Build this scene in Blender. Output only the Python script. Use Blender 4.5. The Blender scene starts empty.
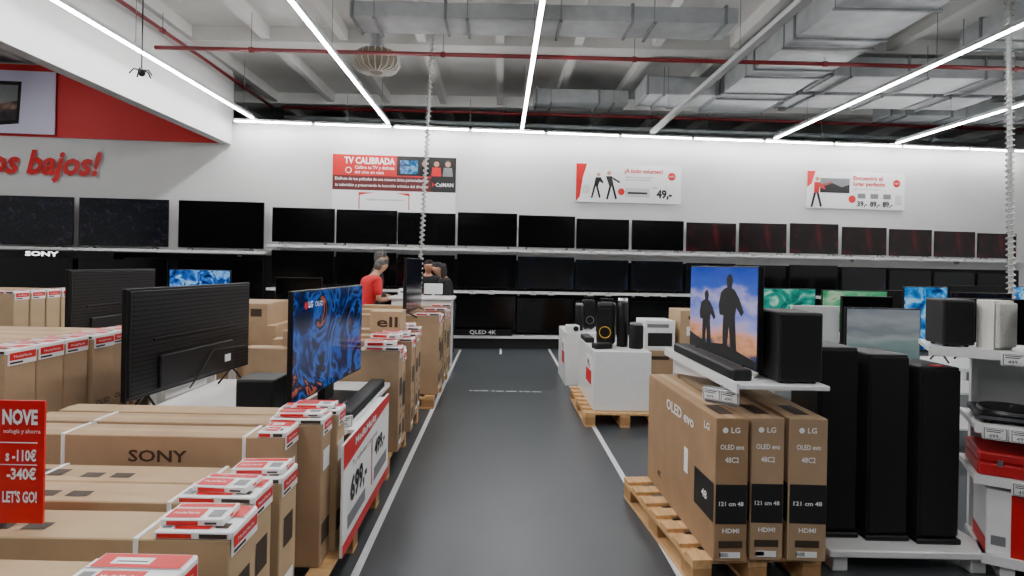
import bpy, bmesh, math, random
from mathutils import Vector, Matrix
random.seed(7)
S=bpy.context.scene
COL=S.collection
pi=math.pi

# ---------------------------------------------------------------- materials
def lin(c):
    return tuple((x/12.92 if x<=.04045 else ((x+.055)/1.055)**2.4) for x in c)
def hexc(h):
    return lin(tuple(int(h[i:i+2],16)/255 for i in (0,2,4)))
def mat(name,h,rough=.55,metal=0.0,var=.07,scale=14,emit=0,coat=0,bump=0,stretch=None,spec=None):
    m=bpy.data.materials.new(name); m.use_nodes=True
    nt=m.node_tree; N=nt.nodes; L=nt.links; b=N['Principled BSDF']
    c=hexc(h) if isinstance(h,str) else h
    tc=N.new('ShaderNodeTexCoord'); mp=N.new('ShaderNodeMapping'); nz=N.new('ShaderNodeTexNoise')
    nz.inputs['Scale'].default_value=scale; nz.inputs['Detail'].default_value=3
    if stretch: mp.inputs['Scale'].default_value=stretch
    L.new(tc.outputs['Object'],mp.inputs['Vector']); L.new(mp.outputs['Vector'],nz.inputs['Vector'])
    r=N.new('ShaderNodeValToRGB')
    r.color_ramp.elements[0].position=.3; r.color_ramp.elements[1].position=.7
    r.color_ramp.elements[0].color=tuple(max(0,x*(1-var)) for x in c)+(1,)
    r.color_ramp.elements[1].color=tuple(min(1,x*(1+var)) for x in c)+(1,)
    L.new(nz.outputs['Fac'],r.inputs['Fac']); L.new(r.outputs['Color'],b.inputs['Base Color'])
    b.inputs['Roughness'].default_value=rough; b.inputs['Metallic'].default_value=metal
    if coat: b.inputs['Coat Weight'].default_value=coat
    if spec is not None: b.inputs['Specular IOR Level'].default_value=spec
    if emit:
        L.new(r.outputs['Color'],b.inputs['Emission Color']); b.inputs['Emission Strength'].default_value=emit
    if bump:
        bp=N.new('ShaderNodeBump'); bp.inputs['Strength'].default_value=bump; bp.inputs['Distance'].default_value=.01
        L.new(nz.outputs['Fac'],bp.inputs['Height']); L.new(bp.outputs['Normal'],b.inputs['Normal'])
    return m
def pic(name,kind,stops,scale=3,es=.9,dist=3,zrange=(0,1)):
    m=bpy.data.materials.new(name); m.use_nodes=True
    nt=m.node_tree; N=nt.nodes; L=nt.links; b=N['Principled BSDF']
    tc=N.new('ShaderNodeTexCoord'); r=N.new('ShaderNodeValToRGB')
    if kind=='grad':
        sp=N.new('ShaderNodeSeparateXYZ'); mr=N.new('ShaderNodeMapRange')
        mr.inputs['From Min'].default_value=zrange[0]; mr.inputs['From Max'].default_value=zrange[1]
        nz=N.new('ShaderNodeTexNoise'); nz.inputs['Scale'].default_value=scale; nz.inputs['Detail'].default_value=5
        sb=N.new('ShaderNodeMath'); sb.operation='SUBTRACT'; sb.inputs[1].default_value=.5
        ad=N.new('ShaderNodeMath'); ad.operation='MULTIPLY_ADD'; ad.inputs[1].default_value=dist*.1
        mp=N.new('ShaderNodeMapping'); mp.inputs['Scale'].default_value=(1,1,3); mp.inputs['Rotation'].default_value=(0,.5,0)
        L.new(tc.outputs['Object'],sp.inputs[0]); L.new(sp.outputs['Z'],mr.inputs['Value'])
        L.new(tc.outputs['Object'],mp.inputs[0]); L.new(mp.outputs[0],nz.inputs['Vector'])
        L.new(nz.outputs['Fac'],sb.inputs[0]); L.new(sb.outputs[0],ad.inputs[0]); L.new(mr.outputs['Result'],ad.inputs[2])
        L.new(ad.outputs[0],r.inputs['Fac'])
    else:
        t=N.new('ShaderNodeTexNoise'); t.inputs['Scale'].default_value=scale
        t.inputs['Detail'].default_value=4; t.inputs['Distortion'].default_value=dist
        L.new(tc.outputs['Object'],t.inputs['Vector']); L.new(t.outputs['Fac'],r.inputs['Fac'])
    cr=r.color_ramp
    while len(cr.elements)<len(stops): cr.elements.new(.5)
    for e,(p,h) in zip(cr.elements,stops):
        e.position=p; e.color=hexc(h)+(1,)
    b.inputs['Base Color'].default_value=(.005,.005,.005,1)
    b.inputs['Roughness'].default_value=.15; b.inputs['Specular IOR Level'].default_value=.35
    L.new(r.outputs['Color'],b.inputs['Emission Color']); b.inputs['Emission Strength'].default_value=es
    return m

CARD=mat('cardboard','A38769',.8,var=.09,scale=6,bump=.1)
CARD2=mat('cardboard_light','AE9371',.8,var=.09,scale=5)
CARD3=mat('cardboard_dark','967757',.8,var=.08,scale=7)
WHITE=mat('white_print','EDEDED',.5,var=.02)
PAINTW=mat('white_lacquer','E2E2E2',.35,var=.02,coat=.2)
RED=mat('red_print','C81216',.45,var=.04)
REDW=mat('red_wall_paint','D21A1E',.6,var=.03)
BLACKP=mat('black_print','141414',.6,var=.1)
BROWNP=mat('brown_ink','3A2B20',.7,var=.1)
BLK=mat('black_plastic','0A0A0B',.45,var=.15,spec=.3)
BLKM=mat('matte_black_cabinet','0B0B0C',.6,var=.2)
BACK=mat('tv_back_plastic','101114',.4,var=.15)
CLOTH=mat('speaker_cloth','08080A',.95,var=.5,scale=400)
SCR=mat('dark_screen_glass','030304',.12,var=.2,spec=.38)
SILVER=mat('brushed_silver','B8BABD',.3,1,var=.05)
GALV=mat('galvanised_sheet','A6AAAC',.5,.35,var=.12,scale=5)
GALVD=mat('galvanised_dark','7A7E80',.5,.35,var=.12,scale=5)
REDPIPE=mat('red_pipe_paint','74161A',.45,var=.08)
WOOD=mat('pallet_wood','C69C6A',.8,var=.18,scale=5,stretch=(1,8,8),bump=.3)
WOODD=mat('pallet_wood_block','A97F52',.85,var=.2,scale=9)
FLOOR=mat('floor_vinyl','404447',.36,var=.06,scale=2,spec=.4)
TAPE=mat('white_floor_tape','D0D2D3',.5,var=.05)
WALLM=mat('wall_paint','D2D2D1',.7,var=.02,scale=2)
WALLD=mat('wall_dark_for_reflections','3C3D40',.8,var=.1,scale=2)  # unseen front wall darkened to weaken reflections in the wall screens
CEILM=mat('ceiling_paint','DADAD7',.85,var=.05,scale=2)
CEILR=mat('ceiling_rib','E2E2DE',.85,var=.04,scale=2)
TUBE=mat('led_diffuser','FFFFFF',.4,var=0,emit=100)
LITW=mat('backlit_lettering','FFFFFF',.4,var=0,emit=2.5)
HOUS=mat('light_housing','C9CBCC',.45,var=.03)
CABLE=mat('coil_cable','AFAFAC',.45,var=.04)
SKIN=mat('skin','B98468',.55,var=.05)
SKIN2=mat('skin_pale','B98A6E',.55,var=.05)
HAIRD=mat('hair_dark','17110D',.7,var=.3,scale=80)
HAIRG=mat('hair_grey','4D4844',.7,var=.3,scale=80)
SHIRTR=mat('shirt_red','C81A22',.8,var=.05)
SHIRTB=mat('shirt_black','131316',.85,var=.1)
JACKET=mat('jacket_grey','2E2B2C',.85,var=.1)
TROUS=mat('trousers_dark','16181F',.85,var=.1)
CONE=mat('speaker_cone','121214',.5,var=.1)
REDCASE=mat('red_leatherette','B3161C',.45,var=.08,scale=60)
CREAM=mat('speaker_cream','D9D6CE',.5,var=.03)
DIFF=mat('diffuser_beige','8E8674',.6,var=.06)
GREY=mat('grey_plastic','77797C',.5,var=.05)
LAV=mat('lavender_print','DAD8F2',.6,var=.03,scale=1)
YEL=mat('yellow_accent','C99A20',.4,var=.05)
EYE=mat('eye','101010',.2)
LIP=mat('lip','8A4A42',.5)
CRC=mat('cream_cloth','BDBBB4',.95,var=.3,scale=300)
P_ABS=pic('picture_abstract','noise',[(.30,'04050C'),(.42,'081C50'),(.5,'1E5CB8'),(.55,'0A1030'),(.60,'0C1634'),(.635,'C0603A'),(.67,'0A1228')],2.6,.8,2.2)
P_BLUE=pic('picture_blue_crystal','noise',[(.35,'04102E'),(.5,'1560C8'),(.6,'8FD0FF'),(.7,'0A2050')],9,1.0,1)
P_SUN=pic('picture_sunset','grad',[(.0,'1A2038'),(.16,'4A4A6A'),(.26,'E8A070'),(.34,'E0A8B0'),(.44,'A8A8E0'),(.56,'6E80DC'),(.66,'B8B0E0'),(.78,'3E60D0'),(1,'2444B8')],4,.85,4.5,(0,.6))
P_SEA=pic('picture_sea','grad',[(.0,'5E7F83'),(.3,'8FA9A8'),(.42,'B9C4C6'),(.55,'8E9AA2'),(.75,'B7BEC6'),(1,'7F8D9C')],5,.42,4,(0,.4))
P_TEAL=pic('picture_teal','noise',[(.35,'0C5A54'),(.5,'23A08C'),(.62,'9FD8C0'),(.7,'E8F0E8')],4,.8,2)
P_GREEN=pic('picture_green','noise',[(.35,'1E6A3C'),(.5,'4FB37C'),(.62,'BCD9B8'),(.7,'2F8F5C')],4,.7,1)
P_CYAN=pic('picture_city','noise',[(.35,'0A2F6A'),(.5,'1C86D8'),(.62,'9AD6F2'),(.7,'12407C')],8,.9,1)
P_DARK=pic('picture_night','noise',[(.45,'020304'),(.6,'081022'),(.68,'3A2A30'),(.75,'06080C')],7,.7,2)
RED_REFL=pic('screen_red_reflection','noise',[(.35,'040303'),(.5,'1E0508'),(.62,'5E101A'),(.75,'120406')],1.6,.75,.6)  # dull red reflection painted into the screens as a faint glow
P_DBLU=pic('screen_dark_blue','noise',[(.4,'020203'),(.58,'060A14'),(.7,'1C2840'),(.8,'040506')],3,.6,1.5)  # dark bluish mottling across the screen
P_TVPH=pic('picture_family','noise',[(.35,'0C0E12'),(.5,'3A3036'),(.6,'8A6A5A'),(.7,'14202E')],2.5,.5,1)

# ---------------------------------------------------------------- mesh builder
_tc={}
def textmesh(s,bold=0.0,shear=0.0):
    k=(s,bold,shear)
    if k in _tc: return _tc[k]
    cu=bpy.data.curves.new('t','FONT'); cu.body=s; cu.size=1; cu.resolution_u=2; cu.offset=bold; cu.shear=shear
    cu.fill_mode='FRONT'
    ob=bpy.data.objects.new('t',cu); COL.objects.link(ob)
    dg=bpy.context.evaluated_depsgraph_get(); dg.update()
    me=bpy.data.meshes.new_from_object(ob.evaluated_get(dg))
    vs=[v.co.copy() for v in me.vertices]; fs=[tuple(p.vertices) for p in me.polygons]
    bpy.data.objects.remove(ob); bpy.data.curves.remove(cu); bpy.data.meshes.remove(me)
    x0=min(v.x for v in vs); x1=max(v.x for v in vs)
    _tc[k]=(vs,fs,x0,x1); return _tc[k]

class MB:
    def __init__(s): s.v=[];s.f=[];s.m=[];s.sm=[];s.mats=[]
    def mi(s,m):
        if m not in s.mats: s.mats.append(m)
        return s.mats.index(m)
    def add(s,vs,fs,m,smooth=False):
        o=len(s.v); s.v+=[Vector(v) for v in vs]; i=s.mi(m)
        for f in fs: s.f.append(tuple(o+a for a in f)); s.m.append(i); s.sm.append(smooth)
        return s
    def box(s,a,b,m):
        x0,y0,z0=a;x1,y1,z1=b
        return s.add([(x0,y0,z0),(x1,y0,z0),(x1,y1,z0),(x0,y1,z0),(x0,y0,z1),(x1,y0,z1),(x1,y1,z1),(x0,y1,z1)],
          [(0,3,2,1),(4,5,6,7),(0,1,5,4),(1,2,6,5),(2,3,7,6),(3,0,4,7)],m)
    def rbox(s,a,b,m,r=.006,seg=2,taper=None,smooth=True):
        bm=bmesh.new(); bmesh.ops.create_cube(bm,size=1)
        for v in bm.verts:
            t=(v.co+Vector((.5,.5,.5)))
            v.co=Vector((a[0]+(b[0]-a[0])*t.x,a[1]+(b[1]-a[1])*t.y,a[2]+(b[2]-a[2])*t.z))
            if taper and t.z>.5:
                cx=(a[0]+b[0])/2; cy=(a[1]+b[1])/2
                v.co.x=cx+(v.co.x-cx)*taper; v.co.y=cy+(v.co.y-cy)*taper
        bmesh.ops.bevel(bm,geom=bm.edges[:],offset=r,segments=seg,affect='EDGES',profile=.5)
        bm.verts.index_update()
        s.add([v.co.copy() for v in bm.verts],[tuple(v.index for v in f.verts) for f in bm.faces],m,False); bm.free(); return s
    def cyl(s,p0,p1,r0,r1,m,n=16,caps=True):
        p0=Vector(p0);p1=Vector(p1); d=(p1-p0).normalized()
        a=d.orthogonal().normalized(); b=d.cross(a)
        vs=[];fs=[]
        for p,r in((p0,r0),(p1,r1)):
            for i in range(n):
                t=2*pi*i/n; vs.append(p+a*math.cos(t)*r+b*math.sin(t)*r)
        for i in range(n): j=(i+1)%n; fs.append((i,j,n+j,n+i))
        s.add(vs,fs,m,True)
        if caps:
            s.add(vs[:n],[tuple(range(n-1,-1,-1))],m); s.add(vs[n:],[tuple(range(n))],m)
        return s
    def tube(s,pts,r,m,n=8):
        pts=[Vector(p) for p in pts]; vs=[];fs=[]
        up=Vector((0.13,.2,1)).normalized()
        for i,p in enumerate(pts):
            d=(pts[min(i+1,len(pts)-1)]-pts[max(i-1,0)]).normalized()
            a=d.cross(up)
            if a.length<.05: a=d.cross(Vector((1,0,0)))
            a.normalize(); b=d.cross(a)
            for k in range(n):
                t=2*pi*k/n; vs.append(p+a*math.cos(t)*r+b*math.sin(t)*r)
        for i in range(len(pts)-1):
            for k in range(n):
                j=(k+1)%n; fs.append((i*n+k,i*n+j,(i+1)*n+j,(i+1)*n+k))
        fs.append(tuple(range(n-1,-1,-1))); fs.append(tuple((len(pts)-1)*n+k for k in range(n)))
        return s.add(vs,fs,m,True)
    def lathe(s,prof,c,m,n=24,axis='z'):
        vs=[];fs=[]
        for r,z in prof:
            for i in range(n):
                t=2*pi*i/n; x,y=r*math.cos(t),r*math.sin(t)
                p=(x,y,z) if axis=='z' else (x,-z,y)
                vs.append(Vector(p)+Vector(c))
        for k in range(len(prof)-1):
            for i in range(n): j=(i+1)%n; fs.append((k*n+i,k*n+j,(k+1)*n+j,(k+1)*n+i))
        return s.add(vs,fs,m,True)
    def ell(s,c,r,m,nu=16,nv=10,zmin=-1.0):
        vs=[];fs=[]
        for k in range(nv+1):
            ph=math.asin(max(zmin,-1))+(pi/2-math.asin(max(zmin,-1)))*k/nv
            for i in range(nu):
                t=2*pi*i/nu
                vs.append((c[0]+r[0]*math.cos(ph)*math.cos(t),c[1]+r[1]*math.cos(ph)*math.sin(t),c[2]+r[2]*math.sin(ph)))
        for k in range(nv):
            for i in range(nu): j=(i+1)%nu; fs.append((k*nu+i,k*nu+j,(k+1)*nu+j,(k+1)*nu+i))
        return s.add(vs,fs,m,True)
    def poly(s,pts,o,ux,uy,m,off=.002):
        o=Vector(o);ux=Vector(ux);uy=Vector(uy);n=ux.cross(uy).normalized()*off
        vs=[o+n+ux*p[0]+uy*p[1] for p in pts]
        return s.add(vs,[tuple(range(len(vs)))],m)
    def rect(s,u0,v0,u1,v1,o,ux,uy,m,off=.002):
        return s.poly([(u0,v0),(u1,v0),(u1,v1),(u0,v1)],o,ux,uy,m,off)
    def disc(s,u,v,r,o,ux,uy,m,off=.002,n=20):
        return s.poly([(u+r*math.cos(2*pi*i/n),v+r*math.sin(2*pi*i/n)) for i in range(n)],o,ux,uy,m,off)
    def text(s,t,u,v,h,o,ux,uy,m,w=None,al='c',bold=0.0,shear=0.0,off=.003):
        vs,fs,x0,x1=textmesh(t,bold,shear); o=Vector(o);ux=Vector(ux);uy=Vector(uy);n=ux.cross(uy).normalized()*off
        sc=h/.69; W=(x1-x0)*sc; sx=sc*(w/W if w else 1); W=(x1-x0)*sx
        ox={'c':-W/2,'l':0,'r':-W}[al]
        return s.add([o+n+ux*(u+ox+(p.x-x0)*sx)+uy*(v+p.y*sc) for p in vs],fs,m)
    def obj(s,name,parent=None,loc=(0,0,0),rot=0):
        me=bpy.data.meshes.new(name); me.from_pydata([tuple(v) for v in s.v],[],s.f)
        for m in s.mats: me.materials.append(m)
        for i,p in enumerate(me.polygons): p.material_index=s.m[i]; p.use_smooth=s.sm[i]
        me.update()
        o=bpy.data.objects.new(name,me); COL.objects.link(o)
        o.location=loc; o.rotation_euler=(0,0,rot)
        if parent: o.parent=parent
        return o
def meta(o,label,cat,group=None):
    o['label']=label; o['category']=cat
    if group: o['group']=group
    return o
def thing(name,label,cat,loc=(0,0,0),rot=0,group=None):
    e=bpy.data.objects.new(name,None); e.empty_display_size=.1; COL.objects.link(e)
    e.location=loc; e.rotation_euler=(0,0,rot); return meta(e,label,cat,group)
def struct(o): o['kind']='structure'; return o
def clone(root,loc,rot=None,scale=None,label=None):
    def cp(o,par):
        c=o.copy(); COL.objects.link(c)
        if par: c.parent=par
        for ch in o.children: cp(ch,c)
        return c
    c=cp(root,None); c.location=loc
    if rot is not None: c.rotation_euler=(0,0,rot)
    if scale is not None: c.scale=scale
    if label: c['label']=label
    return c
X_=(1,0,0);Y_=(0,1,0);Z_=(0,0,1)

# ---------------------------------------------------------------- room
WS=.08; WA=math.atan(WS)
def wy(x): return 11.2+WS*x
struct(MB().box((-12,-3,-.1),(14,24,0),FLOOR).obj('floor'))
struct(MB().box((-12,-3,5.4),(14,24,5.6),CEILM).obj('ceiling'))
n=6; x=-11.5
while x<13.8:
    struct(MB().box((x-.07,-3,5.2),(x+.07,24,5.4),CEILR).obj('trim_%d'%n)); x+=1.27; n+=1
for y in (6.6,9.4,13,17,21):
    struct(MB().box((-12,y-.15,5.16),(14,y+.15,5.4),CEILM).obj('trim_%d'%n)); n+=1
struct(MB().box((-12.2,-3,0),(-12,24,5.4),WALLM).obj('wall_left'))
struct(MB().box((14,-3,0),(14.2,24,5.4),WALLM).obj('wall_right'))
struct(MB().box((-12,-3.2,0),(14,-3,5.4),WALLD).obj('wall_front'))
struct(MB().box((-12,24,0),(14,24.2,5.4),WALLM).obj('wall_rear'))
def wquad(x0,x1,z0,z1,t=.2,m=WALLM,off=0):
    b=MB(); y0=wy(x0)-off; y1=wy(x1)-off
    b.add([(x0,y0,z0),(x1,y1,z0),(x1,y1+t,z0),(x0,y0+t,z0),(x0,y0,z1),(x1,y1,z1),(x1,y1+t,z1),(x0,y0+t,z1)],
      [(0,3,2,1),(4,5,6,7),(0,1,5,4),(1,2,6,5),(2,3,7,6),(3,0,4,7)],m); return b
struct(wquad(-5.2,14,0,4.25).obj('wall_back'))
struct(wquad(-12,-5.2,0,5.15).obj('wall_back_high'))
struct(wquad(-12,-5.32,3.8,5.12,.02,REDW,.02).obj('trim_1'))
struct(MB().box((-5.3,-3,3.78),(-5.12,10.75,5.16),WALLM).obj('wall_bulkhead'))
struct(MB().box((-.73,.3,0),(-.69,10.6,.003),TAPE).obj('trim_2'))
struct(MB().box((.95,.3,0),(.99,11.0,.003),TAPE).obj('trim_3'))
fm=MB()
xx=-.36
for w in (.05,.22,.04,.12,.16,.05,.09,.14):
    fm.box((xx,7.2,0),(xx+w*.8,7.225,.003),TAPE); xx+=w+.01
struct(fm.obj('trim_4'))
struct(MB().box((.02,10.2,0),(.06,10.9,.003),TAPE).obj('trim_5'))

# ---------------------------------------------------------------- ceiling fittings
def striplight(x,y0,y1,label,z=4.2):
    t=thing('linear_ceiling_light',label,'ceiling light',(x,y0,z),0,'linear ceiling lights')
    L=y1-y0
    MB().box((-.028,0,.018),(.028,L,.07),HOUS).obj('light_housing',t)
    MB().box((-.018,.02,0),(.018,L-.02,.018),TUBE).obj('light_diffuser',t)
    y=.6
    while y<L:
        MB().cyl((0,y,.07),(0,y,5.16-z),.004,.004,GREY,6).obj('suspension_wire',t); y+=3
for x in (-4.6,-2.15,.37,5.4,7.95):
    striplight(x,-2.5,wy(x)-.35,'long continuous white LED strip light hanging under the ceiling')
striplight(-8.9,-2,9.3,'unseen white LED strip added to brighten the side zone',4.75)  # out-of-view strip added to brighten the side zone and its poster
striplight(11.2,-2,8,'long continuous white LED strip light hanging under the ceiling')
t=thing('cable_tray','unlit pale grey cable tray running beside the strip lights','cable tray',(2.9,-2,4.2))
MB().box((-.05,0,0),(.05,13.0,.015),HOUS).box((-.05,0,.015),(-.04,13.0,.06),HOUS).box((.04,0,.015),(.05,13.0,.06),HOUS).obj('tray',t)
for y in (3,6,9,12): MB().cyl((0,y,.015),(0,y,.95),.004,.004,GREY,6).obj('suspension_wire',t)
x=-5.0; first=None
while x<10.9:
    loc=(x+.73,wy(x+.73)-.28,4.16)
    if not first:
        first=thing('wall_wash_light','short white LED batten along the top of the display wall','ceiling light',loc,WA,'battens along the display wall')
        MB().box((-.7,-.028,.016),(.7,.028,.055),HOUS).obj('light_housing',first)
        MB().box((-.69,-.015,0),(.69,.015,.016),TUBE).obj('light_diffuser',first)
        MB().box((-.01,.028,.03),(.01,.28,.05),HOUS).obj('wall_bracket',first)
    else: clone(first,loc)
    x+=1.46
RT=5.15
def pipe(pts,r,label,m=REDPIPE,name='sprinkler_pipe'):
    b=MB().tube(pts,r,m,10)
    for i in range(len(pts)-1):
        a=Vector(pts[i]);c=Vector(pts[i+1]);n=max(1,int((c-a).length/2.6))
        for k in range(n):
            p=a+(c-a)*((k+.5)/n)
            b.cyl(p,(p.x,p.y,RT),.006,.006,GREY,6)
            d=(c-a).normalized()*.03
            b.cyl(p-d,p+d,r*1.35,r*1.35,m,10)
    return meta(b.obj(name),label,'pipe')
pipe([(-5.0,8.15,4.62),(6,8.2,4.58),(11.5,8.25,4.56)],.03,'thin dark red sprinkler pipe crossing the ceiling')
pipe([(-4.95,-1,4.9),(-4.95,12.2,4.9)],.03,'thin dark red sprinkler pipe along the bulkhead')
pipe([(-4.9,12.6,5.0),(5,12.9,5.0),(12.5,13.3,5.0)],.035,'dark red sprinkler pipe beyond the display wall')
pipe([(-4.6,12.0,4.62),(11,12.9,4.62)],.05,'wide grey pipe above the display wall',GALVD,'conduit_pipe')
def duct(a,b,label,m=GALV,flanges='x',step=1.2):
    d=MB().rbox(a,b,m,.012,1)
    ax='xyz'.index(flanges); p=a[ax]+.02
    e=.022
    while p<b[ax]:
        lo=[a[0]-e,a[1]-e,a[2]-e]; hi=[b[0]+e,b[1]+e,b[2]+e]; lo[ax]=p; hi[ax]=p+.035
        d.box(lo,hi,GALVD)
        if p+.35<b[ax]:
            if ax==0:
                for yy in(a[1]-.01,b[1]+.01): d.cyl((p+.3,yy,a[2]-.02),(p+.3,yy,RT),.006,.006,GREY,6)
                d.box((p+.28,a[1]-.03,a[2]-.04),(p+.32,b[1]+.03,a[2]-.012),GALVD)
            else:
                for xx in(a[0]-.01,b[0]+.01): d.cyl((xx,p+.3,a[2]-.02),(xx,p+.3,RT),.006,.006,GREY,6)
                d.box((a[0]-.03,p+.28,a[2]-.04),(b[0]+.03,p+.32,a[2]-.012),GALVD)
        p+=step
    return meta(d.obj('air_duct'),label,'air duct')
duct((-2.0,7.3,4.76),(3.0,7.85,4.96),'long rectangular galvanised air duct crossing the ceiling')
duct((3.85,6.3,4.68),(5.05,11.2,4.99),'wide flat galvanised air duct running along the hall',flanges='y')
duct((2.5,10.0,4.66),(3.8,10.8,4.98),'short galvanised branch duct joining the wide duct')
duct((5.1,8.9,4.66),(11.5,9.7,4.97),'large galvanised air duct crossing the ceiling')
duct((6.4,5.2,4.75),(7.3,8.0,5.03),'galvanised branch duct with flanged joints',flanges='y')
duct((5.12,10.0,4.7),(8.6,10.8,4.95),'flat galvanised duct beside the wide duct')
duct((-3.5,14.5,4.7),(7,15.3,5.05),'dim galvanised duct beyond the display wall',GALVD)
duct((7.6,11.2,4.7),(12.5,11.7,5.0),'galvanised air duct above the display wall',GALV)
duct((0.6,10.9,4.75),(2.4,11.4,5.0),'small galvanised duct above the display wall',GALV)
t=thing('ceiling_diffuser','round beige drum-shaped air diffuser with radial vanes','air diffuser',(-1.98,8.85,4.62))
MB().lathe([(.0,.26),(.24,.26),(.3,.22),(.33,.12),(.33,.03),(.28,-.02),(.14,-.05),(0,-.055)],(0,0,0),DIFF,28).obj('diffuser_body',t)
b=MB()
for i in range(22):
    a=2*pi*i/22; ca,sa=math.cos(a),math.sin(a)
    b.tube([(.24*ca,.24*sa,.27),(.345*ca,.345*sa,.2),(.36*ca,.36*sa,.06),(.3*ca,.3*sa,-.035),(.1*ca,.1*sa,-.065)],.009,CREAM,5)
b.obj('diffuser_vanes',t)
MB().cyl((0,0,.24),(0,0,.54),.11,.11,GALV,20).obj('duct_neck',t)
t=thing('ceiling_camera','small black multi-armed camera hanging from a rod','camera',(-4.2,6.6,3.75))
MB().cyl((0,0,.05),(0,0,1.4),.007,.007,BLK,8).obj('rod',t)
b=MB().ell((0,0,0),(.04,.04,.045),BLK)
for i in range(5):
    a=2*pi*i/5; b.tube([(0,0,.03),(.08*math.cos(a),.08*math.sin(a),.03),(.12*math.cos(a),.12*math.sin(a),-.03)],.008,BLK,6)
b.obj('camera_head',t)

def coilpole(p0,p1,r,label,pr=.018,cr=.007,pitch=.07):
    t=thing('power_pole',label,'power pole',p0)
    d=Vector(p1)-Vector(p0)
    MB().cyl((0,0,0),d,pr,pr,CABLE,10).cyl((0,0,0),(0,0,.02),.06,.06,CABLE,16).obj('pole',t)
    n=int(d.length/pitch); pts=[]
    for i in range(n*8+1):
        s=i/(n*8); a=2*pi*i/8; q=d*s+Vector((r*math.cos(a),r*math.sin(a),0)); pts.append(q)
    MB().tube(pts,cr,CABLE,5).obj('coiled_cable',t)
coilpole((-1.2,8.48,1.1),(-1.06,8.48,5.15),.034,'slim pole wrapped in pale coiled cable rising from the counter',.012,.009)
coilpole((6.42,7.1,0),(6.28,7.1,5.18),.042,'pale pole wrapped in coiled cable standing on the floor',.026,.009)

# ---------------------------------------------------------------- televisions
def tv(name,w,h,scr,label,loc,rot,group=None,stand='feet',lift=.06,back=False,extra=None,cat='television'):
    t=thing(name,label,cat,loc,rot,group)
    b=MB().rbox((-w/2,-.012,lift),(w/2,.018,lift+h),BLK,.003,1)
    if not back: b.rbox((-w*.38,.017,lift+.03),(w*.38,.05,lift+h*.62),BACK,.012,2)
    else:
        b.rbox((-w*.485,.015,lift+.015),(w*.485,.026,lift+h-.015),BACK,.004,1)
        for k in range(1,24): b.box((-w*.47,.026,lift+h*k/24),(w*.47,.029,lift+h*k/24+.008),BLK)
        b.rbox((-w*.3,.026,lift+.03),(w*.3,.045,lift+h*.36),BACK,.006,2)
        b.tube([(-w*.45,.035,lift+h*.25),(-w*.1,.055,lift+h*.3),(.0,.06,lift+h*.12),(w*.1,.055,lift-.02)],.005,BLKM,6)
        b.rbox((-w*.34,.026,lift+h*.5),(w*.34,.034,lift+h*.53),BLK,.003,1)
        b.rect(.26,.08,.33,.13,(0,.045,lift),(-1,0,0),Z_,WHITE,.003)
    b.obj('housing',t)
    s=MB().box((-w/2+.008,-.0145,lift+.012),(w/2-.008,-.012,lift+h-.008),scr)
    if extra: extra(s,w,h,lift)
    s.obj('screen',t)
    if stand=='feet':
        for sx in(-1,1):
            MB().tube([(sx*w*.36,-.11,.008),(sx*w*.35,0,lift+.012),(sx*w*.36,.11,.008)],.008,BLK,8).obj('foot',t)
    else:
        MB().rbox((-w*.22,-.12,0),(w*.22,.12,.012),BLK,.004,1).rbox((-.08,.0,.01),(.08,.05,lift+.05),BLK,.005,1).obj('stand',t)
    return t
rows1=[(-4.26,-3.13),(-3.09,-1.97),(-1.95,-.87),(-.82,.31),(.35,1.44),(1.48,2.51),(2.58,3.61),(3.68,4.68),(4.76,5.73),(5.82,6.82),(6.92,7.85),(7.93,8.83),(8.91,9.78),(9.86,10.7)]
master={}
def wt(key,scr,label,loc,sc):
    if key not in master:
        master[key]=tv('television',1.1,.62,scr,label,loc,WA,'televisions on the display wall',lift=.05); master[key].scale=sc
        return master[key]
    return clone(master[key],loc,WA,sc,label)
for i,(x0,x1) in enumerate(rows1):
    w=x1-x0+.015; xc=(x0+x1)/2; s=w/1.1; hs=s*(1.06 if i>7 else 1.0)
    loc=(xc,wy(xc)-.24,1.9)
    if i<7: wt('dark',SCR,'switched-off black flat television on the white wall shelf',loc,(s,1,hs))
    else: wt('red',RED_REFL,'television with painted dark red reflection on the white wall shelf',loc,(s,1,hs))
    loc=(xc,wy(xc)-.24,1.10)
    if i in (4,5,6,7,10,12): wt('blue',P_DBLU,'television with dim bluish screen on the middle wall shelf',loc,(s,1,s))
    else: wt('dark',SCR,'black flat television on the middle wall shelf',loc,(s,1,s))
    if x1<6: wt('dark',SCR,'black flat television on the lowest wall shelf',(xc,wy(xc)-.24,.25),(s,1,s*1.08))
for (x0,x1,m,l) in ((-9.35,-7.75,P_DARK,'large television showing a dark night scene on the wall shelf'),(-7.68,-6.1,P_DARK,'large television showing a dark city scene on the wall shelf'),(-5.95,-4.4,SCR,'large switched-off television on the wall shelf')):
    xc=(x0+x1)/2
    tv('television',x1-x0-.02,.87,m,l,(xc,wy(xc)-.24,1.76),WA,'televisions on the display wall',lift=.05)
    tv('television',x1-x0-.02,.78,SCR,'large switched-off television on the lower wall shelf',(xc,wy(xc)-.24,.78),WA,'televisions on the display wall',lift=.05)
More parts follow.
